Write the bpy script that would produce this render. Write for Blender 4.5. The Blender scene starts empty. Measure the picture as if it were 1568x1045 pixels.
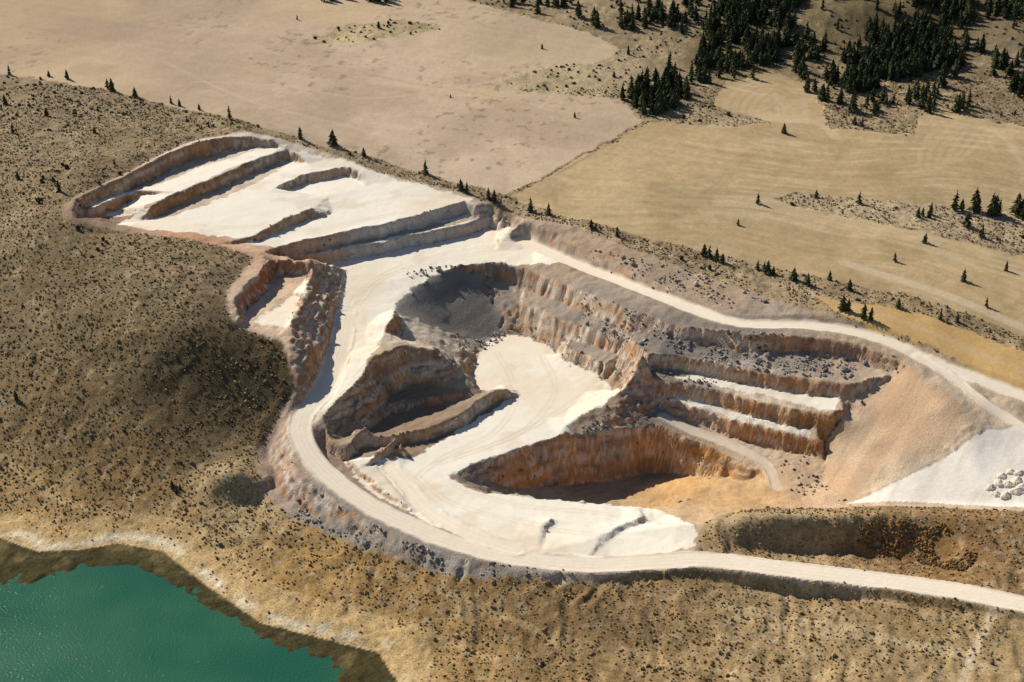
import bpy, math, numpy as np, time
from mathutils import Vector
from mathutils.geometry import delaunay_2d_cdt
T0=time.time()
rng=np.random.default_rng(7)
scene=bpy.context.scene
# ------------------------------------------------------------------ camera
CZ=320.0; PITCH=math.radians(29.0); LENS=50.0
FPX=1568*LENS/36.0
cam_d=bpy.data.cameras.new("camera"); cam=bpy.data.objects.new("camera",cam_d)
scene.collection.objects.link(cam); scene.camera=cam
cam.location=(0,0,CZ); cam.rotation_euler=(math.pi/2-PITCH,0,0)
cam_d.lens=LENS; cam_d.sensor_width=36; cam_d.clip_start=1; cam_d.clip_end=12000
# ------------------------------------------------------------------ light
sd=Vector((-0.77,0.64,0)).normalized(); EL=math.radians(36)
sv=Vector((sd.x*math.cos(EL),sd.y*math.cos(EL),math.sin(EL)))
sl=bpy.data.lights.new("sun",'SUN'); sl.energy=5.0; sl.angle=math.radians(0.5); sl.color=(1.0,0.925,0.80)
so=bpy.data.objects.new("sun",sl); scene.collection.objects.link(so)
so.rotation_euler=sv.to_track_quat('Z','Y').to_euler(); so.location=(-300,600,600)
w=bpy.data.worlds.new("World"); scene.world=w; w.use_nodes=True
nt=w.node_tree; nt.nodes.clear()
sky=nt.nodes.new('ShaderNodeTexSky'); sky.sky_type='NISHITA'; sky.sun_disc=False
sky.sun_elevation=EL; sky.sun_rotation=math.atan2(sv.x,sv.y); sky.altitude=1500
bg=nt.nodes.new('ShaderNodeBackground'); bg.inputs[1].default_value=0.072
wo=nt.nodes.new('ShaderNodeOutputWorld')
nt.links.new(sky.outputs[0],bg.inputs[0]); nt.links.new(bg.outputs[0],wo.inputs[0])
scene.view_settings.view_transform='Standard'; scene.view_settings.look='None'; scene.view_settings.exposure=0
# ------------------------------------------------------------------ survey helpers (stations -> plan metres)
cp,sp=math.cos(PITCH),math.sin(PITCH)
def ray(u,v):
    a=(u-784.0)/FPX; b=-(v-522.5)/FPX
    return np.array([a, cp+b*sp, -sp+b*cp])
def P(u,v,z):
    d=ray(u,v); t=(z-CZ)/d[2]
    return np.array([d[0]*t,d[1]*t,z])
def dens(pts,step):
    out=[]
    for a,b in zip(pts[:-1],pts[1:]):
        n=max(1,int(np.linalg.norm(b[:2]-a[:2])/step))
        for i in range(n): out.append(a+(b-a)*i/n)
    out.append(pts[-1]); return np.array(out)
TP=[]
def L(pts,step=3.5):
    TP.extend(dens([P(*p) for p in pts],step).tolist())
def W(pts,w,side=1,h=None,step=2.2):
    A=[]
    for p in pts:
        q=P(*p[:3]); hh=p[3] if len(p)>3 else h
        A.append(np.append(q,hh))
    D=dens(A,step)
    T=np.gradient(D[:,:2],axis=0); T/= (np.linalg.norm(T,axis=1,keepdims=True)+1e-9)
    for _ in range(2):
        T[1:-1]=(T[:-2]+T[1:-1]*2+T[2:])/4
    N=np.stack([T[:,1],-T[:,0]],1)*side
    TP.extend(D[:,:3].tolist())
    toe=np.column_stack([D[:,:2]+N*w,D[:,2]-D[:,3]])
    TP.extend(toe.tolist())
# ---- upper terraces
W([(112,303,61,5),(150,285,61,6),(190,270,61,7),(240,241,61,8),(300,219,61,8),(345,211,60,7),(385,209,59,5),(415,214,57,3)],3)
W([(135,320,56,5),(160,312,56,5),(190,298,55,4.5),(215,292,55,2)],2)
W([(232,315,54.5,5),(262,300,54.5,5.5),(330,272,54.5,5.5),(400,242,54.5,5.5),(440,229,54,5),(462,240,52,2.5)],2)
W([(434,279,50,4),(460,270,50,4),(530,256,50,4),(549,264,49,3)],1.6)
W([(386,362,48.5,2.5),(435,337,49,4),(480,319,49,4),(493,321,48.5,3)],1.6)
L([(185,342,50),(240,335,49.5),(300,338,49.2),(380,360,48.6)])
L([(150,335,54),(170,338,51)])
L([(290,315,49.3),(360,325,49.2),(420,290,49.5),(460,255,50),(500,245,50.2)])
L([(470,345,45.2),(520,320,45.6),(560,300,45.6),(620,300,45.4),(700,305,45.4)])
L([(440,370,45),(520,352,45),(600,330,45.2)])
L([(500,300,46.5),(560,285,46)])
W([(430,379,45,3),(470,368,45.2,5),(540,352,45.3,5.5),(600,340,45.3,5.5),(660,324,45.3,5.5),(712,309,45.3,5.5),(728,316,45,5)],1.8)
W([(462,394,39.5,3),(500,387,39.6,5),(560,375,39.8,5.3),(640,358,39.8,5.3),(700,345,39.8,5.3),(750,333,39.8,5),(765,340,39.5,4)],1.8)
L([(530,414,34.3),(600,396,34.3),(680,372,34.4),(750,352,34.6),(785,356,35)])
L([(540,440,33.3),(620,425,33.6),(680,400,33.8),(760,385,34.2),(820,380,35)])
L([(770,328,44),(785,345,40),(800,335,43)])
# ---- red cut
W([(364,484,45,4),(359,460,48,7),(390,426,47.5,7.5),(414,400,46.5,6.5),(445,398,46.5,6),(470,402,46,5)],3)
L([(392,492,40.5),(430,470,40),(464,430,40.5)]); L([(436,500,41),(462,460,40.6)])
L([(478,398,45.5),(474,425,43),(467,450,43),(442,502,42),(446,530,39),(453,560,35),(460,596,28)],2.5)
L([(527,436,33.5),(524,470,31.5),(520,520,29.5),(503,575,26.5),(478,612,23)],2.5)
# ---- pit west side
L([(700,409,33.5),(650,432,32.5),(612,462,31.5),(603,474,31.5)],2.5)
L([(575,485,31),(560,500,30.5),(560,530,30)],3)
L([(604,480,34),(590,500,33.5),(582,520,32.6)],2.5)
L([(622,500,28),(612,515,26)],2.5)
W([(494,645,21.5,6),(500,632,23,8),(520,608,26,10),(555,578,29,13),(572,546,32,16),(610,529,32,16),(655,535,29,13),(690,556,22,7),(722,578,16,3)],9)
W([(545,655,16,3),(575,632,16,3.5),(600,620,16,4),(650,609,15.6,3.5),(690,602,15.2,2.8),(715,600,14.5,2)],1.6)
W([(560,672,15,3),(600,668,15.5,3.5),(650,655,16,4),(700,636,16.5,4.7),(735,611,17,5.2),(760,597,17,5.2),(774,596,16.5,4.5)],1.6)
L([(610,645,12.6),(660,634,12.6),(700,619,12.6),(735,600,12.4),(768,590,12.6)],3)
L([(745,520,13),(735,535,12.7),(727,560,12.5),(728,590,12.3)])
L([(680,470,24),(690,500,19),(660,500,24),(640,505,27)],3)
L([(676,536,22),(695,540,19),(712,560,16)],2.5)
# pinnacles
W([(505,672,19,4),(530,690,17,4),(545,662,19,6),(556,652,20,6),(563,660,18,4)],2)
W([(575,700,15,2),(607,669,19,5),(615,676,18,5)],2)
L([(580,690,12.5),(640,694,12),(600,720,12)])
# pit floor
L([(790,520,13),(830,545,12.8),(860,575,12.5),(900,600,12.3),(940,600,12.3)])
L([(760,560,12.6),(800,610,12.2),(800,650,12),(720,690,11.8),(660,715,11.8)])
L([(780,640,12),(860,640,12)])
# north / north-east walls of the funnel
W([(700,408,33.5,4),(760,403,34,8),(792,408,34,8),(850,432,35,7),(900,450,36,7),(960,475,37,7)],2.6)
L([(770,512,13),(800,514,13),(835,526,13),(870,553,13),(915,572,13),(950,584,12.8)],2.5)
W([(800,462,25,5),(850,487,25,6),(900,503,26,6),(950,518,27,6),(985,538,29,5)],2)
W([(860,530,17.5,3),(900,548,18,4),(940,562,19,5),(960,570,20,5)],2)
# wedge pillar
L([(986,537,33),(975,560,28.5),(962,592,21.5),(920,620,16.5),(868,650,13.5)],2.2)
L([(1006,628,12.5),(975,645,11.8),(930,655,11.5),(880,664,11.6)],2.5)
# right benches
W([(1000,488,37,4),(1040,500,37,5),(1150,512,38,6),(1240,516,38,6),(1320,530,37,6),(1375,553,35,4)],3)
W([(990,540,30,6),(1040,546,29,5.5),(1100,558,28.5,5.5),(1180,575,28,5.5),(1250,585,28,5.5),(1310,588,29,5)],2)
W([(1005,582,22,5),(1060,590,22,5.5),(1120,605,21,5.5),(1200,625,20.5,5.5),(1265,636,21,5.5),(1297,628,23,4)],2)
W([(1012,612,15,2.5),(1060,625,15,4),(1120,645,13.5,6),(1180,660,13,7),(1235,672,13,6),(1262,672,14,5)],2.5)
L([(1015,632,11.6),(1050,652,9.5),(1130,690,6),(1175,715,4),(1190,745,3)],3)
L([(1010,641,11.3),(1045,662,9.3)],3)
# deep pit
W([(690,727,12,1),(740,706,12,7),(780,692,12,14),(870,668,11.6,20),(940,658,11.2,21),(1000,651,10.8,20),(1050,670,9,15),(1100,692,6.5,9),(1145,713,4.5,4)],5.5)
W([(690,736,12,1),(740,755,11.5,6),(820,762,11,14),(890,768,10,16),(950,773,9,15),(1000,777,8.5,10)],6,side=-1)
L([(880,748,-8.5),(960,756,-8.5),(1005,746,-6),(1050,742,-1),(1100,735,1)],3)
L([(1010,776,8.5),(1100,774,7),(1200,777,7),(1290,775,8)],3)
L([(1060,760,4),(1150,755,4),(1230,745,4.5)])
# lower bench
L([(700,770,12),(800,790,12.2),(900,800,12),(1000,800,11)]); L([(828,812,13.2),(845,795,13.6)],2);L([(840,816,11.9),(856,799,12)],2)
L([(918,826,13.2),(940,806,13.4),(977,789,13)],2); L([(928,832,11.9),(952,812,11.9),(985,795,11.6)],2)
L([(620,740,12.2),(660,780,12.8),(740,822,13.4)])
W([(530,702,15,2.2),(580,745,14.3,2),(650,790,14.2,1.2),(700,812,14.4,1),(760,832,14.6,.9),(822,846,14.8,.8)],1.0)
# embankment of ring road
W([(432,640,20.5,5),(440,672,19.5,7),(458,722,18,7),(525,778,16,6.5),(615,824,15,5.5),(700,855,14,4.5),(790,875,14,3.5),(880,880,14,2.5)],8)
# dump slopes on the east
L([(1378,556,35),(1410,582,34),(1450,622,32.5),(1490,650,30),(1530,660,28.5),(1600,668,28)],3)
L([(1300,640,18),(1262,690,7),(1262,735,6),(1300,768,8.5)],3)
L([(1340,640,22),(1400,650,25)])
L([(1310,774,10),(1400,773,14),(1500,772,17),(1600,772,20)],3)
L([(1500,740,20),(1600,745,23)])
# ridge south east + hollow
L([(1070,803,16),(1120,795,18.5),(1180,790,20.5),(1300,787,22),(1400,790,22),(1500,795,23),(1620,790,24)],3)
L([(1150,838,11.5),(1200,846,9.5),(1300,850,8),(1400,866,9.5),(1440,880,13)],3)
L([(1200,862,12.5),(1300,872,13.5),(1380,885,15)],3)
L([(1090,840,14.5),(1130,830,14)])
L([(1500,840,20),(1568,850,21),(1500,895,19),(1640,900,22)])
# ---- natural ground
NAT=[(0,115,62),(160,140,61),(350,185,58),(460,210,55),(560,245,51),(650,268,48),(770,300,46),(900,350,44),(1050,390,43),(1150,420,43),(1250,447,43),(1400,500,41),(1568,570,38),(1750,640,34),
(0,0,68),(400,0,67),(780,0,68),(250,60,65),(600,60,64),(500,120,60),(780,180,56),(900,240,52),(1100,0,74),(1300,0,84),(1568,0,88),(1000,60,64),(1100,110,60),(1200,60,68),(1300,130,61),(1400,60,70),(1568,130,66),(1568,60,78),(1000,185,57),(1300,200,57),(1568,220,59),(1200,290,53),(1568,345,50),(1350,300,54),(1500,440,47),(1100,360,46),(1300,390,47),(1000,300,50),
(0,200,60),(0,300,55),(0,400,46),(0,500,34),(0,600,22),(0,700,9),(0,790,1.6),(150,220,62),(220,200,61),(90,290,61),(60,340,58),(100,400,51),(200,450,48),(100,500,38),(200,550,36),(100,600,26),(200,650,21),(150,720,10),(300,500,46),(350,520,41.5),(250,400,53),(330,440,50),(320,600,27),(300,660,18.5),(390,640,20),(420,560,34),(415,520,40),(430,615,24),(200,780,4),(100,760,4),
(115,335,58),(170,356,54),(250,366,52),(330,376,50),(400,388,48),(345,455,49),
(380,690,14),(300,715,13),(330,722,18),(365,722,18.5),(350,772,9),(405,765,9),(300,780,7),(400,800,6.5),(450,810,7),(500,860,5.5),(580,885,5.5),(700,905,6.5),(850,905,9),(950,890,12),(600,930,3.5),(750,970,3.5),(850,1000,4),(1000,900,12),(1000,1000,6.5),(1200,960,11),(1200,1045,9),(1400,935,16),(1400,1045,13),(1568,965,18),(1568,1045,17),(1000,1090,5),
(980,420,41),(1100,450,41),(1250,478,41),(860,360,41),(1400,530,38.5),(1500,565,36),
(-250,100,66),(-250,300,58),(-250,500,36),(-250,650,12),(-250,780,1.6),(-600,100,70),(-600,400,45),(-600,640,8),(-600,760,1),(1900,0,90),(1900,200,60),(1900,400,50),(1900,700,35),(1900,1000,25),(1700,880,23),(1700,1100,20)]
for p in NAT: TP.append(P(*p).tolist())
SHORE=[(-700,790),(-300,800),(0,825),(60,846),(120,843),(180,832),(250,845),(320,900),(400,955),(500,980),(580,1000),(612,1050),(600,1120)]
WEDGE=[(-700,870),(-300,890),(0,893),(30,898),(130,872),(200,862),(240,878),(290,912),(370,955),(450,1000),(510,1016),(522,1050),(520,1120)]
L([(u,v,0.5) for u,v in SHORE],4)
L([(u,v-14,1.6) for u,v in SHORE],6)
L([(u,v-3,0.22) for u,v in WEDGE],4)
L([(u-10,v+10,-0.7) for u,v in WEDGE],4)
L([(u-30,v+35,-2.0) for u,v in WEDGE],6)
L([(340,875,2.6),(430,930,2.8),(520,962,2.6),(610,980,2.5),(660,1020,2.4),(680,1080,2.4)],6)
for p in [(-500,50,-3),(-200,150,-3),(-100,300,-3),(-200,330,-3),(60,50,4),(100,250,5),(300,100,20),(300,280,20),(1200,300,60),(1500,50,80),(-1500,50,-3),(-1500,450,10),(-1500,1200,90),(1500,1200,130),
          (-1500,3600,260),(0,3600,240),(1500,3600,330),(-700,1600,110),(0,1600,115),(500,1500,140),(0,2400,160),(3200,-200,60),(3200,3600,300),(-3200,-200,-3),(-3200,3600,300),(-3200,500,40),(3200,900,120),(0,-300,5),(-700,700,40),(700,800,70)]:
    TP.append(list(map(float,p)))
TP=np.array(TP)
key=np.round(TP[:,:2]/0.9).astype(int)
_,idx=np.unique(key,axis=0,return_index=True); TP=TP[np.sort(idx)]
res=delaunay_2d_cdt([Vector((a,b)) for a,b in TP[:,:2]],[],[],0,1e-4)
V2=np.array([[q[0],q[1]] for q in res[0]]); org=res[3]
VZ=np.array([TP[o[0],2] if len(o) else 0. for o in org])
TRI=np.array([f for f in res[2]])
def raster(xs,ys):
    Z=np.zeros((len(ys),len(xs)))
    for t in TRI:
        p=V2[t]; z=VZ[t]
        mn=p.min(0); mx=p.max(0)
        i0=np.searchsorted(xs,mn[0]); i1=np.searchsorted(xs,mx[0],side='right')
        j0=np.searchsorted(ys,mn[1]); j1=np.searchsorted(ys,mx[1],side='right')
        if i0>=i1 or j0>=j1: continue
        X=xs[i0:i1][None,:]; Y=ys[j0:j1][:,None]
        d=(p[1,1]-p[2,1])*(p[0,0]-p[2,0])+(p[2,0]-p[1,0])*(p[0,1]-p[2,1])
        if abs(d)<1e-9: continue
        a=((p[1,1]-p[2,1])*(X-p[2,0])+(p[2,0]-p[1,0])*(Y-p[2,1]))/d
        b=((p[2,1]-p[0,1])*(X-p[2,0])+(p[0,0]-p[2,0])*(Y-p[2,1]))/d
        c=1-a-b
        m=(a>=-1e-6)&(b>=-1e-6)&(c>=-1e-6)
        S=Z[j0:j1,i0:i1]; S[m]=(a*z[0]+b*z[1]+c*z[2])[m]
    return Z
def boxblur(A,r):
    for ax in (0,1):
        pad=[(0,0),(0,0)]; pad[ax]=(r+1,r)
        C=np.cumsum(np.pad(A,pad,mode='edge'),axis=ax)
        n=A.shape[ax]
        A=(np.take(C,np.arange(2*r+1,2*r+1+n),axis=ax)-np.take(C,np.arange(0,n),axis=ax))/(2*r+1)
    return A
def blur(A,r,n=3):
    for _ in range(n): A=boxblur(A,r)
    return A
G=0.8
BX=np.arange(-420,420,G); BY=np.arange(270,1150,G)
BZ=raster(BX,BY)
CX=np.arange(-3200,3200.1,20); CY=np.arange(-200,3600.1,20)
CZg=blur(raster(CX,CY),2,2)
def bil(A,xs,ys,x,y):
    fx=np.clip((x-xs[0])/(xs[1]-xs[0]),0,len(xs)-1.001); fy=np.clip((y-ys[0])/(ys[1]-ys[0]),0,len(ys)-1.001)
    i=fx.astype(int); j=fy.astype(int); a=fx-i; b=fy-j
    return (A[j,i]*(1-a)+A[j,i+1]*a)*(1-b)+(A[j+1,i]*(1-a)+A[j+1,i+1]*a)*b
def ground_pts(uv,A=None):
    A=BZ if A is None else A
    uv=np.asarray(uv,float); out=np.zeros((len(uv),2))
    ts=np.arange(300,1500,1.0)
    for k,(u,v) in enumerate(uv):
        d=ray(u,v); x=d[0]*ts; y=d[1]*ts; z=CZ+d[2]*ts
        inside=(x>BX[0])&(x<BX[-1])&(y>BY[0])&(y<BY[-1])
        g=np.where(inside,bil(A,BX,BY,x,y),bil(CZg,CX,CY,x,y))
        hit=np.nonzero(z<g)[0]
        q=hit[0] if len(hit) else len(ts)-1
        if q>0:
            e0=z[q-1]-g[q-1]; e1=z[q]-g[q]; f=e0/(e0-e1+1e-9); t=ts[q-1]+f
        else: t=ts[q]
        out[k]=(d[0]*t,d[1]*t)
    return out
def inpoly(x,y,poly):
    m=np.zeros(x.shape,bool)
    mn=poly.min(0)-1; mx=poly.max(0)+1
    bb=(x>mn[0])&(x<mx[0])&(y>mn[1])&(y<mx[1])
    xx=x[bb]; yy=y[bb]; r=np.zeros(xx.shape,bool)
    n=len(poly)
    for i in range(n):
        x0,y0=poly[i]; x1,y1=poly[(i+1)%n]
        if y0==y1: continue
        c=((y0>yy)!=(y1>yy))&(xx<(x1-x0)*(yy-y0)/(y1-y0)+x0)
        r^=c
    m[bb]=r; return m
# ------------------------------------------------------------------ noise
def vnoise(x,y,seed=0):
    xi=np.floor(x).astype(np.int64); yi=np.floor(y).astype(np.int64)
    fx=x-xi; fy=y-yi; fx=fx*fx*(3-2*fx); fy=fy*fy*(3-2*fy)
    def h(a,b):
        n=(a*374761393+b*668265263+seed*2147483647)&0xffffffff
        n=((n^(n>>13))*1274126177)&0xffffffff
        n=(n^(n>>16))&0xffffffff
        return n/4294967295.0
    return (h(xi,yi)*(1-fx)+h(xi+1,yi)*fx)*(1-fy)+(h(xi,yi+1)*(1-fx)+h(xi+1,yi+1)*fx)*fy
def fbm(x,y,s,seed=0,o=4):
    a=0;amp=1;t=0
    x=x/s; y=y/s
    for k in range(o):
        a=a+amp*vnoise(x+k*17.3,y-k*9.1,seed+k*13); t+=amp; amp*=.5; x=x*2.03; y=y*2.03
    return a/t
def sm(a,b,x):
    t=np.clip((x-a)/(b-a),0,1); return t*t*(3-2*t)
# ------------------------------------------------------------------ masks on base raster
QUARRY=[(92,322),(118,296),(185,267),(240,237),(300,213),(385,203),(440,215),(480,228),(560,257),(640,280),(720,300),(800,330),(870,345),(980,385),(1100,430),(1200,465),(1300,492),(1420,532),(1568,598),(1700,660),(1700,780),(1500,782),(1300,776),(1180,777),(1080,797),(1062,852),(1000,880),(900,890),(700,888),(560,840),(450,795),(395,735),(400,690),(430,640),(448,610),(452,585),(432,520),(350,486),(350,440),(392,392),(300,368),(180,352),(108,340)]
qp=ground_pts(QUARRY)
bxx,byy=np.meshgrid(BX,BY)
QM=inpoly(bxx,byy,qp).astype(float)
QS=blur(QM,3,2)
BL=blur(BZ,2,2); BN=blur(BZ,8,3)
fine=np.zeros(QM.shape)
for pl in ([(1060,850),(1080,797),(1180,775),(1700,775),(1700,900),(1450,897),(1200,862)],[(290,700),(380,700),(430,790),(330,800)]):
    fine=np.maximum(fine,inpoly(bxx,byy,ground_pts(pl)))
fine=np.maximum(blur(fine,4,2),1-sm(2.2,5,BN))
BN=BN*(1-fine)+BL*fine
# ------------------------------------------------------------------ mesh grid
def axis(parts):
    o=[]
    for a,b,s in parts: o.append(np.arange(a,b-1e-6,s))
    o.append([parts[-1][1]]); return np.concatenate(o)
GX=axis([(-3000,-1000,80),(-1000,-440,14),(-440,-230,1.4),(-230,250,0.66),(250,440,1.4),(440,1000,14),(1000,3000,80)])
GY=axis([(-100,200,50),(200,330,6),(330,640,0.66),(640,760,.95),(760,1100,1.8),(1100,1500,10),(1500,3400,50)])
X,Y=np.meshgrid(GX,GY)
inb=((X>BX[3])&(X<BX[-4])&(Y>BY[3])&(Y<BY[-4]))
e=np.minimum(np.minimum(X-BX[0],BX[-1]-X),np.minimum(Y-BY[0],BY[-1]-Y)); EF=sm(0,60,e)
q0=np.where(inb,bil(QS,BX,BY,X,Y),0)
PINK=[(-500,-200),(-500,40),(-100,98),(0,112),(160,138),(350,182),(560,240),(770,298),(830,270),(985,187),(960,165),(945,152),(800,140),(765,125),(800,112),(938,92),(945,75),(900,50),(780,18),(690,-4),(560,-30),(500,-120),(300,-200)]
GOLD=[(778,302),(992,188),(1100,194),(1180,190),(1090,160),(1110,125),(1180,110),(1245,130),(1268,195),(1400,208),(1400,185),(1440,165),(1568,195),(1750,220),(1750,420),(1568,330),(1450,318),(1330,305),(1220,296),(1180,302),(1250,325),(1380,350),(1480,372),(1568,395),(1750,440),(1750,590),(1568,515),(1400,455),(1250,425),(1050,380),(900,340)]
GOLD2=[(1245,452),(1400,478),(1568,535),(1750,610),(1750,660),(1568,598),(1420,530),(1300,490)]
ISL=[(480,58),(520,40),(600,32),(660,36),(672,42),(640,55),(560,66),(500,68)]
f1=fbm(X,Y,40,21,4); f2=fbm(X,Y,9,22,4); f3=fbm(X,Y,2.6,23,3); f4=fbm(X,Y,60,24,3)
kx=(f2-.5)*14; ky=(fbm(X,Y,9,55,3)-.5)*14
pk=inpoly(X+kx*.5,Y+ky*.5,ground_pts(PINK)).astype(float)*(1-inpoly(X+kx,Y+ky,ground_pts(ISL)).astype(float))
gd=inpoly(X+kx*.5,Y+ky*.5,ground_pts(GOLD)).astype(float)
g2=inpoly(X+kx*.4,Y+ky*.4,ground_pts(GOLD2)).astype(float)
fld=np.clip(pk+gd+g2,0,1)
FLOORS=[
 [(172,342),(212,318),(235,327),(270,330),(350,300),(425,262),(445,240),(470,234),(540,245),(560,259),(640,282),(718,303),(727,322),(640,350),(540,362),(435,383),(380,372),(250,354)],
 [(130,305),(185,290),(240,283),(300,260),(400,225),(440,226),(330,268),(235,311),(200,330),(150,330)],
 [(450,392),(500,385),(740,332),(760,335),(800,352),(850,385),(870,400),(790,407),(760,403),(700,408),(650,433),(611,466),(600,485),(585,520),(566,545),(552,580),(505,635),(480,650),(445,655),(500,590),(522,520),(526,440),(500,405)],
 [(745,518),(790,511),(835,525),(865,552),(915,572),(962,590),(915,622),(868,652),(875,666),(780,690),(688,727),(640,762),(596,715),(640,694),(700,658),(770,615),(776,596),(726,592),(726,560)],
 [(596,705),(690,730),(745,758),(890,768),(1010,778),(1055,800),(1065,835),(980,858),(900,858),(780,846),(660,805),(560,750),(520,700)],
 [(1080,560),(1250,592),(1300,600),(1280,628),(1200,612),(1020,575)],
 [(1010,602),(1120,628),(1240,660),(1240,668),(1120,648),(1010,618)],
 [(385,490),(430,465),(468,425),(470,445),(440,500),(400,497)],
]
jx=(f3-.5)*5+(f2-.5)*6; jy=(fbm(X,Y,2.6,43,3)-.5)*5+(fbm(X,Y,9,44,3)-.5)*6
fm=np.zeros(X.shape)
for F in FLOORS: fm=np.maximum(fm,inpoly(X+jx*.7,Y+jy*.7,ground_pts(F)).astype(float))
DUMP=[(1296,772),(1380,735),(1450,700),(1515,656),(1600,655),(1700,660),(1700,776)]
TAL=[(1380,560),(1490,650),(1300,768),(1258,735),(1262,690),(1300,640)]
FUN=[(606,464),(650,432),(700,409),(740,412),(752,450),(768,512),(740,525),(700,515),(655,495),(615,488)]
dump=inpoly(X,Y,ground_pts(DUMP)).astype(float)
talus=inpoly(X+jx,Y+jy,ground_pts(TAL)).astype(float)
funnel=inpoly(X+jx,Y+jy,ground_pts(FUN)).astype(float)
smooth_=np.clip(dump+talus+funnel,0,1)
wa=3.0*(1-.8*smooth_); wb=1.2*(1-.8*smooth_)
wx=(fbm(X,Y,10,1,3)-.5)*wa+(fbm(X,Y,2.6,2,2)-.5)*wb
wy=(fbm(X,Y,10,3,3)-.5)*wa+(fbm(X,Y,2.6,4,2)-.5)*wb
Zq=bil(BZ,BX,BY,X+wx*q0,Y+wy*q0)
Zs=bil(BL,BX,BY,X,Y); Zq=Zq*(1-smooth_)+Zs*smooth_
Zn=bil(BN,BX,BY,X,Y)
Zf=bil(CZg,CX,CY,X,Y)
Z=np.where(q0>0.001,Zq*q0+Zn*(1-q0),Zn)
Z=Z*EF+Zf*(1-EF)
def slope(Z):
    gy,gx=np.gradient(Z,GY,GX); return np.sqrt(gx*gx+gy*gy),gx,gy
S0,_,_=slope(Z)
rock=sm(.4,.95,S0)*q0*(1-.9*smooth_)
nat=(1-q0)
n1=fbm(X,Y,28,11,3)-.5; n2=fbm(X,Y,5,12,3)-.5; n3=fbm(X,Y,1.9,13,2)-.5; n4=fbm(X,Y,14,16,2)-.5
ridg=1-np.abs(2*fbm(X,Y,5,14,3)-1)*2
rib=1-np.abs(2*fbm(X+n1*30,Y*.35,7,15,3)-1)*2
lam=2.4; Z=Z+rock*0.34*np.sin(2*math.pi*(Z+n1*3)/lam)
lowslope=1-sm(395,440,Y)
Z=Z+nat*(1-.85*fld)*(n1*2.6+n2*0.7+n3*0.35+(rib-.5)*(.35+.7*lowslope))*sm(0.6,5,Z)+nat*fld*n1*.8*sm(0.3,5,Z)
Z=Z+q0*(1-rock)*(1-fm*.8)*(1-.75*smooth_)*(n2*0.8+n3*0.45)+rock*(n4*2.2+n2*1.3+n3*1.5+(ridg-.5)*.7)
Z=Z+nat*(1-sm(0.3,5,Z))*(n2*1.1+n3*.5)*sm(-1.2,.1,Z)
# ------------------------------------------------------------------ roads
def dist_line(pts,X,Y,maxd=12):
    pts=np.array(pts)
    D=np.full(X.shape,1e3); ZZ=np.zeros(X.shape); SG=np.zeros(X.shape)
    for a,b in zip(pts[:-1],pts[1:]):
        lo=np.minimum(a,b)-maxd; hi=np.maximum(a,b)+maxd
        i0,i1=np.searchsorted(GX,lo[0]),np.searchsorted(GX,hi[0]); j0,j1=np.searchsorted(GY,lo[1]),np.searchsorted(GY,hi[1])
        if i0>=i1 or j0>=j1: continue
        x=X[j0:j1,i0:i1]; y=Y[j0:j1,i0:i1]
        dx,dy=b[0]-a[0],b[1]-a[1]; l2=dx*dx+dy*dy+1e-9
        t=np.clip(((x-a[0])*dx+(y-a[1])*dy)/l2,0,1)
        ex=x-a[0]-t*dx; ey=y-a[1]-t*dy
        d=np.sqrt(ex*ex+ey*ey); sg=np.sign(ex*dy-ey*dx)
        S=D[j0:j1,i0:i1]; m=d<S
        S[m]=d[m]; ZZ[j0:j1,i0:i1][m]=(a[2]+t*(b[2]-a[2]))[m]; SG[j0:j1,i0:i1][m]=sg[m]
    return D,ZZ,SG
def catmull(pts,n=6):
    P_=[pts[0]]+list(pts)+[pts[-1]]; P_=np.array(P_); out=[]
    for i in range(1,len(P_)-2):
        p0,p1,p2,p3=P_[i-1:i+3]
        for k in range(n):
            t=k/n
            out.append(0.5*((2*p1)+(-p0+p2)*t+(2*p0-5*p1+4*p2-p3)*t*t+(-p0+3*p1-3*p2+p3)*t**3))
    out.append(P_[-2]); return np.array(out)
ROADS=[ # (stations, width)
 ([(530,482,31),(524,520,29.6),(510,562,27.3),(490,605,24.5),(462,640,21.5),(462,672,20),(490,715,18.2),(550,764,16.5),(630,806,15.3),(720,838,14.5),(800,856,14.3),(900,865,14.3),(1000,861,15),(1080,857,15.8),(1200,871,17),(1350,889,18.5),(1480,908,20),(1568,926,21),(1720,950,23)],8.2),
 ([(800,370,34.9),(830,382,35.3),(880,405,36),(950,432,37),(1050,470,38),(1130,495,38.5),(1250,500,38.5),(1350,520,37.5),(1420,552,36),(1500,582,34.5),(1568,608,33.5),(1700,650,32)],6.5),
 ([(1405,545,36.3),(1460,580,34.5),(1500,612,33),(1540,640,30.5),(1600,672,29)],4.2),
 ([(598,716,12.2),(625,748,12.5),(660,785,13),(720,818,13.8),(790,842,14.3)],6),
 ([(1015,637,11.6),(1050,656,9.6),(1100,675,7.6),(1145,695,6),(1175,715,4.4),(1188,745,3.2)],4.5),
]
roadm=np.zeros(X.shape); trackm=np.zeros(X.shape)
for ri,(st,wd) in enumerate(ROADS):
    pl=catmull([P(*p) for p in st])
    D,ZZ,SG=dist_line(pl,X,Y)
    Dn=D+(n2*1.6)
    f=1-sm(wd*.5,wd*.5+3,D)
    berm=np.exp(-((D-wd*.56+n2)/.6)**2)*0.4*sm(.35,.55,f2)
    Z=Z*(1-f)+(ZZ+n3*.08)*f+berm
    r=(1-sm(wd*.5-.2,wd*.5+1.2,Dn))*(.6 if ri==4 else 1)
    roadm=np.maximum(roadm,r)
    tr=np.exp(-((np.abs(D-wd*.22)-.9)/.35)**2)
    trackm=np.maximum(trackm,tr*r)
S1,gx,gy=slope(Z)
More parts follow.
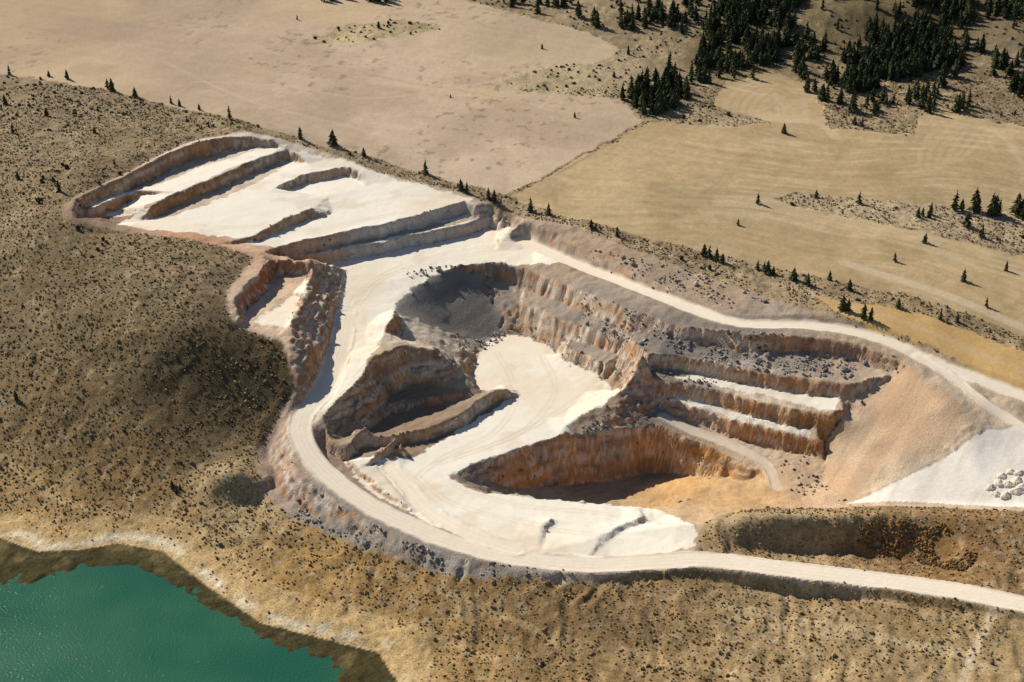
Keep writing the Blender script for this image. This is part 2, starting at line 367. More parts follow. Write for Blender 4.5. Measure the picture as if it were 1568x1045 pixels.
# ------------------------------------------------------------------ colours
def idw(pts,X,Y,soft=14,pw=1.6):
    g=ground_pts([p[:2] for p in pts]); acc=np.zeros(X.shape+(3,)); ws=np.zeros(X.shape)
    for (gx_,gy_),p in zip(g,pts):
        w_=1/(((X-gx_)**2+(Y-gy_)**2+soft*soft)**pw)
        ws+=w_; acc+=w_[...,None]*np.array(p[2])
    return acc/ws[...,None]
NATC=[(0,150,(.33,.245,.15)),(100,300,(.30,.22,.125)),(100,450,(.26,.19,.105)),(300,420,(.31,.225,.13)),(300,600,(.13,.098,.052)),(380,580,(.10,.075,.04)),(100,650,(.19,.135,.07)),(200,750,(.28,.17,.075)),(50,750,(.50,.32,.14)),(250,800,(.42,.26,.10)),(600,910,(.38,.235,.095)),(500,880,(.46,.28,.10)),(750,930,(.28,.175,.08)),(850,920,(.27,.17,.08)),(1000,950,(.35,.225,.105)),(1200,980,(.44,.31,.16)),(1500,1000,(.42,.30,.15)),(1400,820,(.26,.17,.085)),(1200,800,(.48,.355,.2)),(1450,860,(.34,.175,.055)),(1540,860,(.30,.195,.1)),(700,270,(.37,.27,.165)),(500,220,(.34,.255,.15)),(1000,370,(.35,.25,.145)),(1350,470,(.38,.275,.15)),(1450,345,(.52,.40,.26)),(1200,310,(.52,.40,.25)),(1000,50,(.34,.255,.155)),(1300,160,(.38,.28,.165)),(1400,50,(.16,.12,.06)),(1568,100,(.25,.19,.115)),(1120,60,(.19,.145,.07)),(800,5,(.32,.24,.145)),(350,735,(.47,.355,.2)),(600,50,(.52,.40,.23)),(850,110,(.5,.39,.235)),(1300,500,(.40,.295,.185)),(1480,400,(.40,.295,.17)),(700,1000,(.44,.29,.12))]  # darkest tones on the left hill's south-east slope paint in its shade
QC=[(920,400,(.44,.315,.21)),(1100,445,(.46,.335,.23)),(1300,510,(.50,.375,.26)),(1450,600,(.58,.45,.32)),(1350,660,(.47,.355,.25)),(1450,640,(.58,.46,.33)),(1150,755,(.64,.41,.2)),(430,700,(.48,.35,.26)),(520,800,(.32,.28,.24)),(700,872,(.32,.28,.235)),(300,366,(.50,.27,.155)),(150,345,(.38,.26,.18)),(430,485,(.74,.55,.39)),(850,800,(.76,.64,.48)),(1050,740,(.64,.38,.15)),(1000,642,(.27,.235,.21)),(350,240,(.66,.56,.44)),(1400,710,(.58,.46,.33)),(1250,740,(.60,.42,.27)),(820,345,(.46,.34,.25)),(650,285,(.58,.48,.38)),(900,470,(.34,.285,.235)),(1040,530,(.21,.19,.175)),(1130,535,(.21,.19,.175)),(1200,550,(.32,.26,.21)),(580,500,(.78,.64,.48)),(1150,590,(.74,.62,.49)),(1150,635,(.7,.56,.41)),(620,620,(.30,.215,.14)),(600,650,(.30,.215,.14)),(660,640,(.30,.22,.15)),(960,600,(.42,.30,.2)),(440,380,(.58,.37,.25)),(350,345,(.72,.6,.46)),(700,460,(.26,.235,.205)),(690,535,(.6,.5,.38))]  # ledge browns below the west ridge paint in its shadow; funnel grey darkened likewise
RC=[(250,250,(.38,.2,.11)),(350,270,(.54,.28,.13)),(150,318,(.62,.31,.13)),(500,275,(.6,.54,.46)),(440,348,(.58,.35,.19)),(600,360,(.66,.59,.49)),(730,340,(.64,.53,.42)),(400,440,(.40,.15,.06)),(380,470,(.44,.18,.08)),(490,500,(.38,.19,.11)),(470,570,(.38,.19,.11)),(650,480,(.27,.24,.2)),(740,460,(.24,.22,.19)),(830,470,(.54,.42,.31)),(620,570,(.34,.23,.14)),(600,600,(.32,.215,.13)),(540,670,(.56,.42,.29)),(720,630,(.52,.41,.3)),(900,525,(.74,.59,.43)),(1000,520,(.38,.3,.24)),(1100,575,(.62,.46,.32)),(1200,620,(.66,.39,.21)),(1150,660,(.58,.23,.07)),(1240,660,(.58,.27,.08)),(975,590,(.32,.2,.135)),(930,645,(.28,.2,.155)),(850,710,(.52,.26,.10)),(1000,700,(.54,.26,.08)),(1250,560,(.54,.29,.17)),(1330,560,(.40,.24,.155)),(1100,715,(.6,.38,.18)),(1350,640,(.47,.35,.25)),(1450,700,(.6,.53,.44)),(520,795,(.38,.33,.28)),(700,868,(.38,.33,.28)),(430,700,(.46,.33,.25))]  # wedge pillar browns and funnel greys are darkened with painted shade
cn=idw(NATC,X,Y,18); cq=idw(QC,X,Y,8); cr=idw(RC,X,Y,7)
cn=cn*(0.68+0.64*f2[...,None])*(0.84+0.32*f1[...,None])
def mix(A,B,m): return A*(1-m[...,None])+np.asarray(B)*m[...,None]
cn=mix(cn,cn*np.array([.62,.64,.6]),sm(.5,.7,f3)*.6)
cn=mix(cn,np.array([.54,.44,.29]),sm(.58,.74,fbm(X,Y,2.4,26,3))*.45*sm(.15,.3,cn[...,0]))
C_=cq*(0.72+0.56*f2[...,None])
CREAM=np.array([.90,.83,.70]); CREAM2=np.array([.83,.71,.55])
cream=CREAM*(0.95+0.08*f2[...,None]); cream=mix(cream,CREAM2,sm(.45,.7,f1)*.8)
cream=mix(cream,np.array([.70,.58,.44]),sm(.60,.75,fbm(X,Y,14,46,4))*.45)
C_=mix(C_,cream,fm)
face=sm(.6,1.1,S1)*q0
layer=fbm(X*.08-Y*.03+f1*2,(Z+f2*1.6)*.9,1.0,30,3)
layer2=fbm(X*.03+Y*.02,(Z+f2*1.2)*1.6,1.0,36,2)
streak=fbm(X,Y,1.8,31,3)
rk=cr*(0.5+1.0*layer[...,None]*.9+0.6*(streak[...,None]-.35))
rk=mix(rk,[.76,.66,.53],sm(.49,.60,layer2)*.6*(1-funnel))
rk=mix(rk,[.60,.25,.06],sm(.53,.65,fbm(X*.12-Y*.05,Z*.6+f2,1.0,34,3))*.6*(1-funnel))
rk=mix(rk,[.22,.12,.07],sm(.56,.7,fbm(X*.1+Y*.06,Z*1.1+f2*2,1.0,37,2))*.5*(1-funnel))
rk=mix(rk,[.15,.11,.08],sm(.6,.75,fbm(X,Y,3.5,35,3))*.45)
eb=inpoly(X,Y,ground_pts([(420,370),(500,340),(740,300),(775,350),(600,400),(515,420),(450,400)])).astype(float)
rk=mix(rk,cr*np.array([1.0,1.0,1.05])*(.75+.5*streak[...,None]),eb*.65)
C_=mix(C_,rk,face*(1-dump)*(1-talus*.8))
C_=mix(C_,np.array([.88,.83,.74])*(.96+.08*f3[...,None]),dump*.92)
rill=fbm((X*.8-Y*.6),(X*.6+Y*.8)*.12,2.2,39,3)
C_=mix(C_,C_*np.array([.82,.80,.78]),talus*sm(.42,.62,rill)*.8)
C_=mix(C_,C_*np.array([.88,.86,.83]),dump*sm(.5,.62,rill)*.7)
C_=mix(C_,[.64,.39,.22],talus*sm(.55,.75,f1)*.5)
C_=mix(C_,np.array([.26,.235,.205])*(.7+.6*rill[...,None]),funnel*.88)  # grey talus, darkened to paint in shade on the funnel slope
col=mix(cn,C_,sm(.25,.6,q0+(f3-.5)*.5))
# fields
PC=[(50,50,(.42,.305,.215)),(400,40,(.49,.37,.255)),(700,230,(.60,.46,.325)),(600,120,(.58,.44,.31)),(200,120,(.52,.39,.275)),(900,180,(.55,.42,.285)),(850,60,(.50,.385,.255))]  # darker toward top left: lens vignetting painted into the field colour
pcol=idw(PC,X,Y,40)*(0.84+.32*f4[...,None])*(0.92+.16*f3[...,None])
pcol=mix(pcol,[.60,.45,.26],sm(.48,.68,fbm(X,Y,90,61,3))*.5)
pcol=mix(pcol,[.40,.285,.19],sm(.5,.7,fbm(X,Y,30,62,4))*.35)
drill=fbm((X*.35+Y*.94)/1.6,(X*.94-Y*.35)*.02,2.0,66,2)
pcol=pcol*(0.95+.10*drill[...,None])
pcol=mix(pcol,[.24,.19,.11],sm(.66,.74,fbm(X,Y,4,64,3))*sm(.45,.6,fbm(X,Y,60,65,2))*.6)
col=mix(col,pcol,pk)
hh=Y*0.86+X*0.42+fbm(X,Y,120,71,2)*90
sw=np.sin(hh*2*math.pi/7.0+f1*3)*.5+.5
sw2=fbm(hh*1.0,X*.02,2.2,72,3)
gcol=np.array([.49,.36,.20])*(0.76+.42*f4[...,None])*(0.96+.03*sw[...,None]+.28*(sw2[...,None]-.45))
gcol=mix(gcol,[.62,.48,.30],sm(.55,.72,fbm(hh*.25,X*.03,1,73,3))*.4)
gcol=mix(gcol,[.33,.24,.125],sm(.5,.72,fbm(X,Y,25,74,4))*.5)
gcol=gcol*(.85+.3*f3[...,None])
col=mix(col,gcol,gd)
col=mix(col,np.array([.58,.38,.16])*(.8+.4*f2[...,None]),g2)
def track(st,wd,c,a,two=False):
    global col
    g=ground_pts(st); g=np.column_stack([g,np.zeros(len(g))]); D,_,_=dist_line(catmull(g),X,Y)
    D=D+(f3-.5)*1.0
    if two: m=np.exp(-((D-1.0)/.45)**2)
    else: m=(1-sm(wd*.4,wd*.6+.6,D))
    col=mix(col,c,m*a*(.6+.6*f2))
track([(1290,402),(1400,436),(1490,470),(1568,502),(1700,560)],4,[.6,.48,.33],.8)
track([(1090,194),(1150,184),(1250,188),(1280,210)],5,[.62,.5,.33],.5)
for k in range(6): track([(1120+k*9,190-k*4),(1112+k*14,160),(1140+k*12,132+k*3),(1190,120+k*9),(1225-k*6,140+k*6),(1235-k*8,188)],2.2,[.6,.48,.32],.25)
for k in range(6): track([(1408+k*12,262-k*3),(1412+k*16,225),(1440+k*16,195),(1500+k*10,190+k*6),(1568,215+k*12)],2.2,[.58,.46,.3],.25)
for k in range(4): track([(1095,300+k*4),(1180,306+k*5),(1300,335+k*6),(1420,362+k*7),(1568,402+k*9)],2,[.6,.48,.31],.4)
for k in range(7): track([(1240+k*8,290-k*8),(1300,300-k*14),(1400,306-k*15),(1568,325-k*14)],2.2,[.35,.26,.14],.22)
for k in range(6): track([(860+k*20,330-k*18),(960+k*10,350-k*19),(1080,372-k*18),(1250,420-k*22)],2.2,[.58,.45,.28],.22)
for k,st in enumerate([[(820,112),(700,135),(560,150),(420,130),(300,125)],[(380,60),(480,95),(620,125),(760,150),(900,190)],[(250,95),(400,160),(560,200),(700,260)],[(120,60),(260,30),(420,20),(600,15)]]): track(st,1.6,[.45,.33,.22] if k%2 else [.66,.52,.36],.4)
track([(0,700),(60,745),(120,778),(260,800),(330,830),(420,900),(600,955),(760,1010)],2.2,[.6,.42,.21],.6)
track([(0,718),(60,765),(120,792),(250,812),(310,845),(400,912),(560,962)],1.4,[.3,.19,.09],.5)
track([(1100,925),(1200,945),(1350,975),(1480,1000)],2.5,[.54,.42,.25],.7)
track([(1130,940),(1250,970),(1400,990),(1568,1040)],2,[.54,.42,.25],.5)
track([(1520,945),(1490,1000),(1470,1060)],2.2,[.6,.48,.33],.8)
track([(1140,905),(1300,915),(1430,940),(1540,945)],2,[.54,.42,.25],.5)
for k in range(4): track([(640+k*30,900+k*6),(760+k*20,945+k*8),(900,985+k*9),(1060,1010+k*8)],1.5,[.48,.34,.17],.4)
track([(770,303),(880,345),(1000,385),(1150,425),(1250,452),(1400,498),(1568,566)],1.6,[.54,.42,.29],.5)
track([(765,302),(860,262),(985,190)],1.5,[.34,.24,.14],.6)
for st in ([(620,300),(520,320),(420,345),(300,345)],[(700,310),(620,325),(520,345)],[(780,370),(700,385),(600,415),(545,455),(532,490)],[(770,380),(680,398),(590,425),(550,465)],[(760,540),(790,600),(760,660),(680,700),(640,730)],[(830,545),(850,600),(800,660),(700,700)],[(900,600),(840,640),(760,680),(670,710)],[(640,730),(690,770),(800,800),(950,830)],[(560,560),(520,610),(475,650)],[(700,745),(800,775),(950,790),(1050,810)]):
    track(st,1,[.72,.58,.41],.55,True)
rc=np.array([.82,.70,.55])*(.94+.12*f2[...,None])
rc=mix(rc,[.90,.82,.70],trackm*.7)
col=mix(col,rc,roadm*(1-.35*fm))
# shore line
sh=ground_pts(SHORE); she=np.column_stack([sh,np.zeros(len(sh))])
Ds,_,sg=dist_line(catmull(she),X,Y,40)
near=(Ds<40)
sand=(1-sm(7,17,Ds+(f2-.5)*16))*sm(.25,.6,Z)*near
col=mix(col,np.array([.60,.42,.20])*(.65+.7*f3[...,None]),sand*.85)
white=np.exp(-((Ds-3)/2.0)**2)*sm(.3,.6,Z)*near*sm(.3,.55,f2)
col=mix(col,[.84,.74,.54],white*.8)
weed=inpoly(X,Y,ground_pts(SHORE+[(-700,1300)],None)).astype(float)
wet=weed*(1-sm(.7,1.1,Z))
col=mix(col,np.array([.06,.052,.020])*(.5+1.0*f3[...,None]),wet*.97)
col=mix(col,np.array([.22,.165,.07]),wet*sm(.58,.7,f2)*.6)
col=np.clip(col,0.01,.93)
vegm=(1-sm(.25,.6,q0))*(1-fld)*(1-roadm)*(1-wet)*(1-sand*.9)*sm(.5,1.2,Z)
print("colour",time.time()-T0)
# ------------------------------------------------------------------ materials
def newmat(name):
    m=bpy.data.materials.new(name); m.use_nodes=True; n=m.node_tree; n.nodes.clear()
    o=n.nodes.new('ShaderNodeOutputMaterial'); b=n.nodes.new('ShaderNodeBsdfPrincipled')
    n.links.new(b.outputs[0],o.inputs[0]); b.inputs['Roughness'].default_value=.95
    if 'Specular IOR Level' in b.inputs: b.inputs['Specular IOR Level'].default_value=.1
    return m,n,b
def ground_mat(name,scale=1.2,contrast=.35,bump=.25,dark=0.0,detail=3):
    m,n,b=newmat(name); N=n.nodes; Lk=n.links
    a=N.new('ShaderNodeAttribute'); a.attribute_name='Col'
    g=N.new('ShaderNodeNewGeometry')
    t=N.new('ShaderNodeTexNoise'); t.inputs['Scale'].default_value=scale; t.inputs['Detail'].default_value=detail; t.inputs['Roughness'].default_value=.65
    Lk.new(g.outputs['Position'],t.inputs['Vector'])
    r=N.new('ShaderNodeMapRange'); r.inputs['From Min'].default_value=.3; r.inputs['From Max'].default_value=.7
    r.inputs['To Min'].default_value=1-contrast; r.inputs['To Max'].default_value=1+contrast*.8
    Lk.new(t.outputs[0],r.inputs[0])
    v=N.new('ShaderNodeVectorMath'); v.operation='SCALE'
    Lk.new(a.outputs['Color'],v.inputs[0]); Lk.new(r.outputs[0],v.inputs['Scale'])
    last=v.outputs[0]
    if dark>0:
        vo=N.new('ShaderNodeTexVoronoi'); vo.inputs['Scale'].default_value=.75; Lk.new(g.outputs['Position'],vo.inputs['Vector'])
        r2=N.new('ShaderNodeMapRange'); r2.inputs['From Min'].default_value=.15; r2.inputs['From Max'].default_value=.45
        r2.inputs['To Min'].default_value=1-dark; r2.inputs['To Max'].default_value=1
        Lk.new(vo.outputs['Distance'],r2.inputs[0])
        v2=N.new('ShaderNodeVectorMath'); v2.operation='SCALE'; Lk.new(last,v2.inputs[0]); Lk.new(r2.outputs[0],v2.inputs['Scale']); last=v2.outputs[0]
    Lk.new(last,b.inputs['Base Color'])
    bp=N.new('ShaderNodeBump'); bp.inputs['Strength'].default_value=bump; bp.inputs['Distance'].default_value=.5
    Lk.new(t.outputs[0],bp.inputs['Height']); Lk.new(bp.outputs[0],b.inputs['Normal'])
    return m
M_q=ground_mat("quarry_stone",1.4,.22,.6); M_r=ground_mat("crushed_limestone",1.0,.05,.10)
M_h=ground_mat("sage_soil",1.3,.32,.6,dark=.3); M_f=ground_mat("dry_field_soil",.8,.12,.2)
M_d=ground_mat("limestone_fines",1.0,.08,.2)
# ------------------------------------------------------------------ terrain objects
def mesh_np(name,verts,faces,mat,colr=None,smooth=True):
    me=bpy.data.meshes.new(name); nf,k=faces.shape
    me.vertices.add(len(verts)); me.vertices.foreach_set('co',verts.astype(np.float32).ravel())
    me.loops.add(nf*k); me.loops.foreach_set('vertex_index',faces.astype(np.int32).ravel())
    me.polygons.add(nf); me.polygons.foreach_set('loop_start',np.arange(0,nf*k,k,dtype=np.int32))
    me.update(calc_edges=True)
    me.polygons.foreach_set('use_smooth',np.full(nf,smooth))
    if colr is not None:
        at=me.color_attributes.new('Col','FLOAT_COLOR','POINT')
        at.data.foreach_set('color',np.column_stack([colr,np.ones(len(colr))]).astype(np.float32).ravel())
    if mat: me.materials.append(mat)
    return me
def add(name,me,loc=None):
    o=bpy.data.objects.new(name,me); scene.collection.objects.link(o)
    if loc is not None: o.location=loc
    return o
ny,nx=X.shape
VV=np.column_stack([X.ravel(),Y.ravel(),Z.ravel()]); CC=col.reshape(-1,3)
lab=np.zeros(X.shape,int)
lab[fld>.5]=1
lab[q0>.45]=2
lab[(fm>.5)&(q0>.45)&(S1<.4)]=4
lab[(dump>.5)&(q0>.45)]=5
lab[roadm>.5]=3
ii=np.arange(nx*ny).reshape(ny,nx)
F=np.stack([ii[:-1,:-1],ii[:-1,1:],ii[1:,1:],ii[1:,:-1]],-1).reshape(-1,4)
fl=lab[:-1,:-1].ravel()
for k,(nm,mt) in enumerate([("hillside_terrain",M_h),("farm_field",M_f),("quarry_pit_terrain",M_q),("haul_road",M_r),("quarry_floor",M_r),("limestone_spoil_slope",M_d)]):
    ff=F[fl==k]; u,inv=np.unique(ff,return_inverse=True)
    add(nm,mesh_np(nm,VV[u],inv.reshape(-1,4),mt,CC[u]))
# ------------------------------------------------------------------ lake
m,n,b=newmat("lake_water"); N=n.nodes
g=N.new('ShaderNodeNewGeometry'); t=N.new('ShaderNodeTexNoise'); t.inputs['Scale'].default_value=.02; t.inputs['Detail'].default_value=4
n.links.new(g.outputs['Position'],t.inputs['Vector'])
cr_=N.new('ShaderNodeValToRGB'); cr_.color_ramp.elements[0].position=.35; cr_.color_ramp.elements[0].color=(.018,.105,.066,1)
cr_.color_ramp.elements[1].position=.68; cr_.color_ramp.elements[1].color=(.045,.15,.08,1)
n.links.new(t.outputs[0],cr_.inputs[0]); n.links.new(cr_.outputs[0],b.inputs['Base Color'])
b.inputs['Roughness'].default_value=.12; b.inputs['Specular IOR Level'].default_value=.5; b.inputs['IOR'].default_value=1.33
t2=N.new('ShaderNodeTexNoise'); t2.inputs['Scale'].default_value=1.1; t2.inputs['Detail'].default_value=4
n.links.new(g.outputs['Position'],t2.inputs['Vector'])
bp=N.new('ShaderNodeBump'); bp.inputs['Strength'].default_value=.6; bp.inputs['Distance'].default_value=.4
n.links.new(t2.outputs[0],bp.inputs['Height']); n.links.new(bp.outputs[0],b.inputs['Normal'])
lv=np.array([[-3000,-100,0],[20,-100,0],[20,380,0],[-50,410,0],[-200,480,0],[-3000,560,0]],float)
add("lake_water",mesh_np("lake_water",lv,np.array([[0,1,2,3,4,5]]),m))
# ------------------------------------------------------------------ vegetation helpers
def zat(x,y):
    fx=np.interp(x,GX,np.arange(nx)); fy=np.interp(y,GY,np.arange(ny))
    i=np.clip(fx.astype(int),0,nx-2); j=np.clip(fy.astype(int),0,ny-2); a=fx-i; c=fy-j
    return (Z[j,i]*(1-a)+Z[j,i+1]*a)*(1-c)+(Z[j+1,i]*(1-a)+Z[j+1,i+1]*a)*c
def near_idx(x,y):
    return (np.clip(np.round(np.interp(y,GY,np.arange(ny))).astype(int),0,ny-1),np.clip(np.round(np.interp(x,GX,np.arange(nx))).astype(int),0,nx-1))
def leafmat(name,rough=.9):
    m,n,b=newmat(name); a=n.nodes.new('ShaderNodeAttribute'); a.attribute_name='Col'
    n.links.new(a.outputs['Color'],b.inputs['Base Color'])
    return m
M_s=leafmat("sagebrush_foliage"); M_t=leafmat("conifer_foliage"); M_k=leafmat("rubble_rock")
t_=(1+5**.5)/2
ICO=np.array([(-1,t_,0),(1,t_,0),(-1,-t_,0),(1,-t_,0),(0,-1,t_),(0,1,t_),(0,-1,-t_),(0,1,-t_),(t_,0,-1),(t_,0,1),(-t_,0,-1),(-t_,0,1)])/math.sqrt(1+t_*t_)
IF=np.array([(0,11,5),(0,5,1),(0,1,7),(0,7,10),(0,10,11),(1,5,9),(5,11,4),(11,10,2),(10,7,6),(7,1,8),(3,9,4),(3,4,2),(3,2,6),(3,6,8),(3,8,9),(4,9,5),(2,4,11),(6,2,10),(8,6,7),(9,8,1)])
c5=[(math.cos(k*1.2566),math.sin(k*1.2566)) for k in range(5)]
DOM=np.array([(0,0,1)]+[(a*.75,b*.75,.55) for a,b in c5]+[(a,b,-.5) for a,b in c5])
DF=np.array([(0,1+k,1+(k+1)%5) for k in range(5)]+[(1+k,6+k,6+(k+1)%5) for k in range(5)]+[(1+k,6+(k+1)%5,1+(k+1)%5) for k in range(5)])
def blobs(name,x,y,r,hr,colr,mat,jit=.35,smooth=False,sink=.2,low=False):
    BV,BF=(DOM,DF) if low else (ICO,IF); nv=len(BV)
    n=len(x); z=zat(x,y)
    V=BV[None]*(1+(rng.random((n,nv,1))-.5)*2*jit)
    an=rng.random(n)*6.28; c,s=np.cos(an)[:,None],np.sin(an)[:,None]
    V=np.stack([V[...,0]*c-V[...,1]*s,V[...,0]*s+V[...,1]*c,V[...,2]],-1)
    V=V*r[:,None,None]*np.stack([np.ones(n),np.ones(n)*.85,hr],-1)[:,None,:]
    V=V+np.stack([x,y,z+r*hr*(1-2*sink)],-1)[:,None,:]
    Fc=(BF[None]+np.arange(n)[:,None,None]*nv).reshape(-1,3)
    return add(name,mesh_np(name,V.reshape(-1,3),Fc,mat,np.repeat(colr,nv,axis=0),smooth))
def scatter(n,x0,x1,y0,y1,mask,dens_s=14,lo=.35,hi=.65,seed=90):
    x=rng.uniform(x0,x1,n); y=rng.uniform(y0,y1,n); j,i=near_idx(x,y)
    p=mask[j,i]*sm(lo,hi,fbm(x,y,dens_s,seed,3))
    k=rng.random(n)<p; return x[k],y[k]
x,y=scatter(115000,-330,330,335,760,vegm,14,.15,.55)
vis=np.abs(x)<y*.45; x,y=x[vis],y[vis]
fore=(y<410)
r=rng.uniform(.2,.48,len(x))*(1+.8*(rng.random(len(x))<.05))
base=np.array([.17,.14,.08])*rng.uniform(.45,1.5,(len(x),1)); base[:,0]*=rng.uniform(.9,1.2,len(x))
gold=(rng.random(len(x))<np.where(fore,.65,.28)); base[gold]=np.array([.44,.31,.14])*rng.uniform(.6,1.2,(gold.sum(),1))
blobs("sagebrush",x,y,r,rng.uniform(.6,.9,len(x)),base,M_s,low=True)
print("sage",len(x),time.time()-T0)
x,y=scatter(12000,-450,480,700,1200,vegm,20,.4,.7)
r=rng.uniform(.5,1.1,len(x)); base=np.array([.14,.115,.065])*rng.uniform(.5,1.3,(len(x),1))
blobs("distant_sagebrush",x,y,r,rng.uniform(.6,.9,len(x)),base,M_s,low=True)
rubm=np.zeros(X.shape)
RUB=[([(450,770),(560,800),(700,865),(690,885),(560,835),(450,795)],1),([(880,450),(1040,505),(1240,520),(1320,540),(1300,580),(1180,570),(1040,545),(985,530),(900,500)],1),([(980,600),(1010,640),(900,668),(870,660)],1),([(1000,550),(1100,575),(1090,600),(1000,590)],.6),([(1200,700),(1240,690),(1300,770),(1180,750)],.4),([(880,380),(1050,410),(1200,465),(1140,480),(950,425)],.45),([(700,862),(900,880),(880,892),(700,885)],.7),([(700,510),(780,505),(770,520),(700,545)],1),([(860,530),(960,570),(940,585),(860,560)],.5),([(620,418),(690,405),(700,412),(630,430)],.5)]
for pl,a in RUB: rubm=np.maximum(rubm,inpoly(X,Y,ground_pts(pl))*a)
rubm=np.maximum(rubm,q0*rock*.14)*(1-roadm)*(1-.9*np.clip(funnel+dump+talus*.8,0,1))
x,y=scatter(95000,-230,260,370,640,rubm,6,.3,.6,91)
r=np.exp(rng.normal(-1.1,.5,len(x))); r=np.clip(r,.15,1.4)
base=np.array([.27,.24,.21])*rng.uniform(.35,1.8,(len(x),1))
blobs("rock_rubble",x,y,r,rng.uniform(.6,.9,len(x)),base,M_k,.3)
# ------------------------------------------------------------------ conifers
def pine_geo(h,rad,seed,tiers=9):
    q=np.random.default_rng(seed); V=[];Fc=[];C=[]
    def addv(p,c): V.append(p);C.append(c);return len(V)-1
    tr=h*.022
    ring=[[addv((math.cos(k*1.2566)*tr*s,math.sin(k*1.2566)*tr*s,zz),(.07,.05,.035)) for k in range(5)] for s,zz in((1,-.6),(.7,h*.5),(.1,h*.97))]
    for a in range(2):
        for k in range(5):
            k2=(k+1)%5; Fc+= [(ring[a][k],ring[a][k2],ring[a+1][k2]),(ring[a][k],ring[a+1][k2],ring[a+1][k])]
    for t in range(tiers):
        f=t/(tiers-1); z0=h*(.1+.82*f); R=rad*(1-f)**.7*(q.uniform(.75,1.2))+.14
        if t==0: R*=.8
        m=11; ang=q.random()*6.28; top=z0+h*.14
        tone=q.uniform(.7,1.2); ox,oy=q.normal(0,.12,2)
        ap=addv((ox,oy,top),(.055*tone,.065*tone,.03*tone))
        outer=[]
        for k in range(m):
            rr=R*(q.uniform(.85,1.25) if k%2==0 else q.uniform(.35,.6)); aa=ang+k*6.283/m+q.normal(0,.12); br=q.uniform(.6,1.3)
            outer.append(addv((ox+math.cos(aa)*rr,oy+math.sin(aa)*rr,z0-rr*.25+q.normal(0,.15)),(.06*br,.068*br,.03*br)))
        bt=addv((0,0,z0+h*.02),(.02,.03,.015))
        for k in range(m):
            Fc.append((ap,outer[k],outer[(k+1)%m])); Fc.append((bt,outer[(k+1)%m],outer[k]))
    return np.array(V,float),np.array(Fc),np.array(C)
variants=[pine_geo(10,2.0+.35*(i%3),100+i,7+i%3) for i in range(6)]
vm=[mesh_np("pine_tree_mesh",v,f,M_t,c,False) for v,f,c in variants]
PINES=[(15,115,7),(75,118,5),(103,122,6),(165,136,7),(172,140,8),(207,148,7),(262,158,6),(275,162,6),(305,168,5),(352,183,8),(460,212,7),(510,222,9),(652,267,9),(557,240,6),(706,292,8),(715,295,7),(748,303,7),(757,306,7),(812,322,8),(840,328,8),(905,350,6),(912,353,6),(945,362,7),(1078,390,8),(1086,394,8),(1097,398,7),(1106,402,6),(1160,413,6),(1184,420,6),(1215,430,7),(1236,438,7),(1290,475,10),(1298,477,8),(1322,488,9),(1333,490,8),(1375,473,6),(1440,490,6),
(145,205,5),(72,180,6),(20,205,6),(90,290,7),(28,275,5),(60,310,4),(8,160,6),(150,170,4),(320,195,4),(25,612,6),(264,748,4),(270,757,3.5),(276,750,3),
(580,45,6),(455,30,4),(830,75,4),(940,120,4),(1315,313,8),(1405,335,7),(1412,333,6),(1425,330,8),(1422,335,6),(1480,348,9),(1502,365,7),(1475,430,8),(1416,372,6),(1160,312,6),(1250,300,5),(1308,190,6),(1320,193,7),(1415,155,9),(1130,345,4),(1370,400,5),(1540,415,6),(1175,418,7),(1170,414,6),(1270,430,6),(1300,445,6),(1510,470,5),(1465,495,5),(1200,205,6),(690,150,3),(880,180,4)]
for k,(u,v,h) in enumerate(PINES):
    g=ground_pts([(u,v)],None)[0]; s=h/10*rng.uniform(.75,1.0)
    o=add("pine_tree",vm[k%6],(g[0],g[1],float(zat(np.array([g[0]]),np.array([g[1]]))[0])-.1))
    ws=rng.uniform(1.0,1.45)
    o.scale=(s*ws,s*ws,s); o.rotation_euler=(0,0,rng.random()*6.28)
def forest(name,polys,n_per,hmin,hmax):
    VS=[];FS=[];CS=[];off=0
    for pl,n in zip(polys,n_per):
        g=ground_pts(pl,None); mn,mx=g.min(0),g.max(0)
        x=rng.uniform(mn[0],mx[0],n*25); y=rng.uniform(mn[1],mx[1],n*25)
        lo=(.2,.5) if n>150 and n<500 else (.3,.62)
        k=inpoly(x,y,g)&(fbm(x,y,26,77,2)>rng.uniform(lo[0],lo[1],len(x))); x,y=x[k][:n],y[k][:n]; zz=zat(x,y)
        for a_,b_,z_ in zip(x,y,zz):
            v,f,cc=variants[rng.integers(6)]; s=rng.uniform(hmin,hmax)/10; a=rng.random()*6.28
            w_=s*rng.uniform(.9,1.35)
            q=np.column_stack([(v[:,0]*math.cos(a)-v[:,1]*math.sin(a))*w_+a_,(v[:,0]*math.sin(a)+v[:,1]*math.cos(a))*w_+b_,v[:,2]*s+z_])
            VS.append(q);FS.append(f+off);CS.append(cc*rng.uniform(.55,1.3));off+=len(q)
    add(name,mesh_np(name,np.concatenate(VS),np.concatenate(FS),M_t,np.concatenate(CS),False))
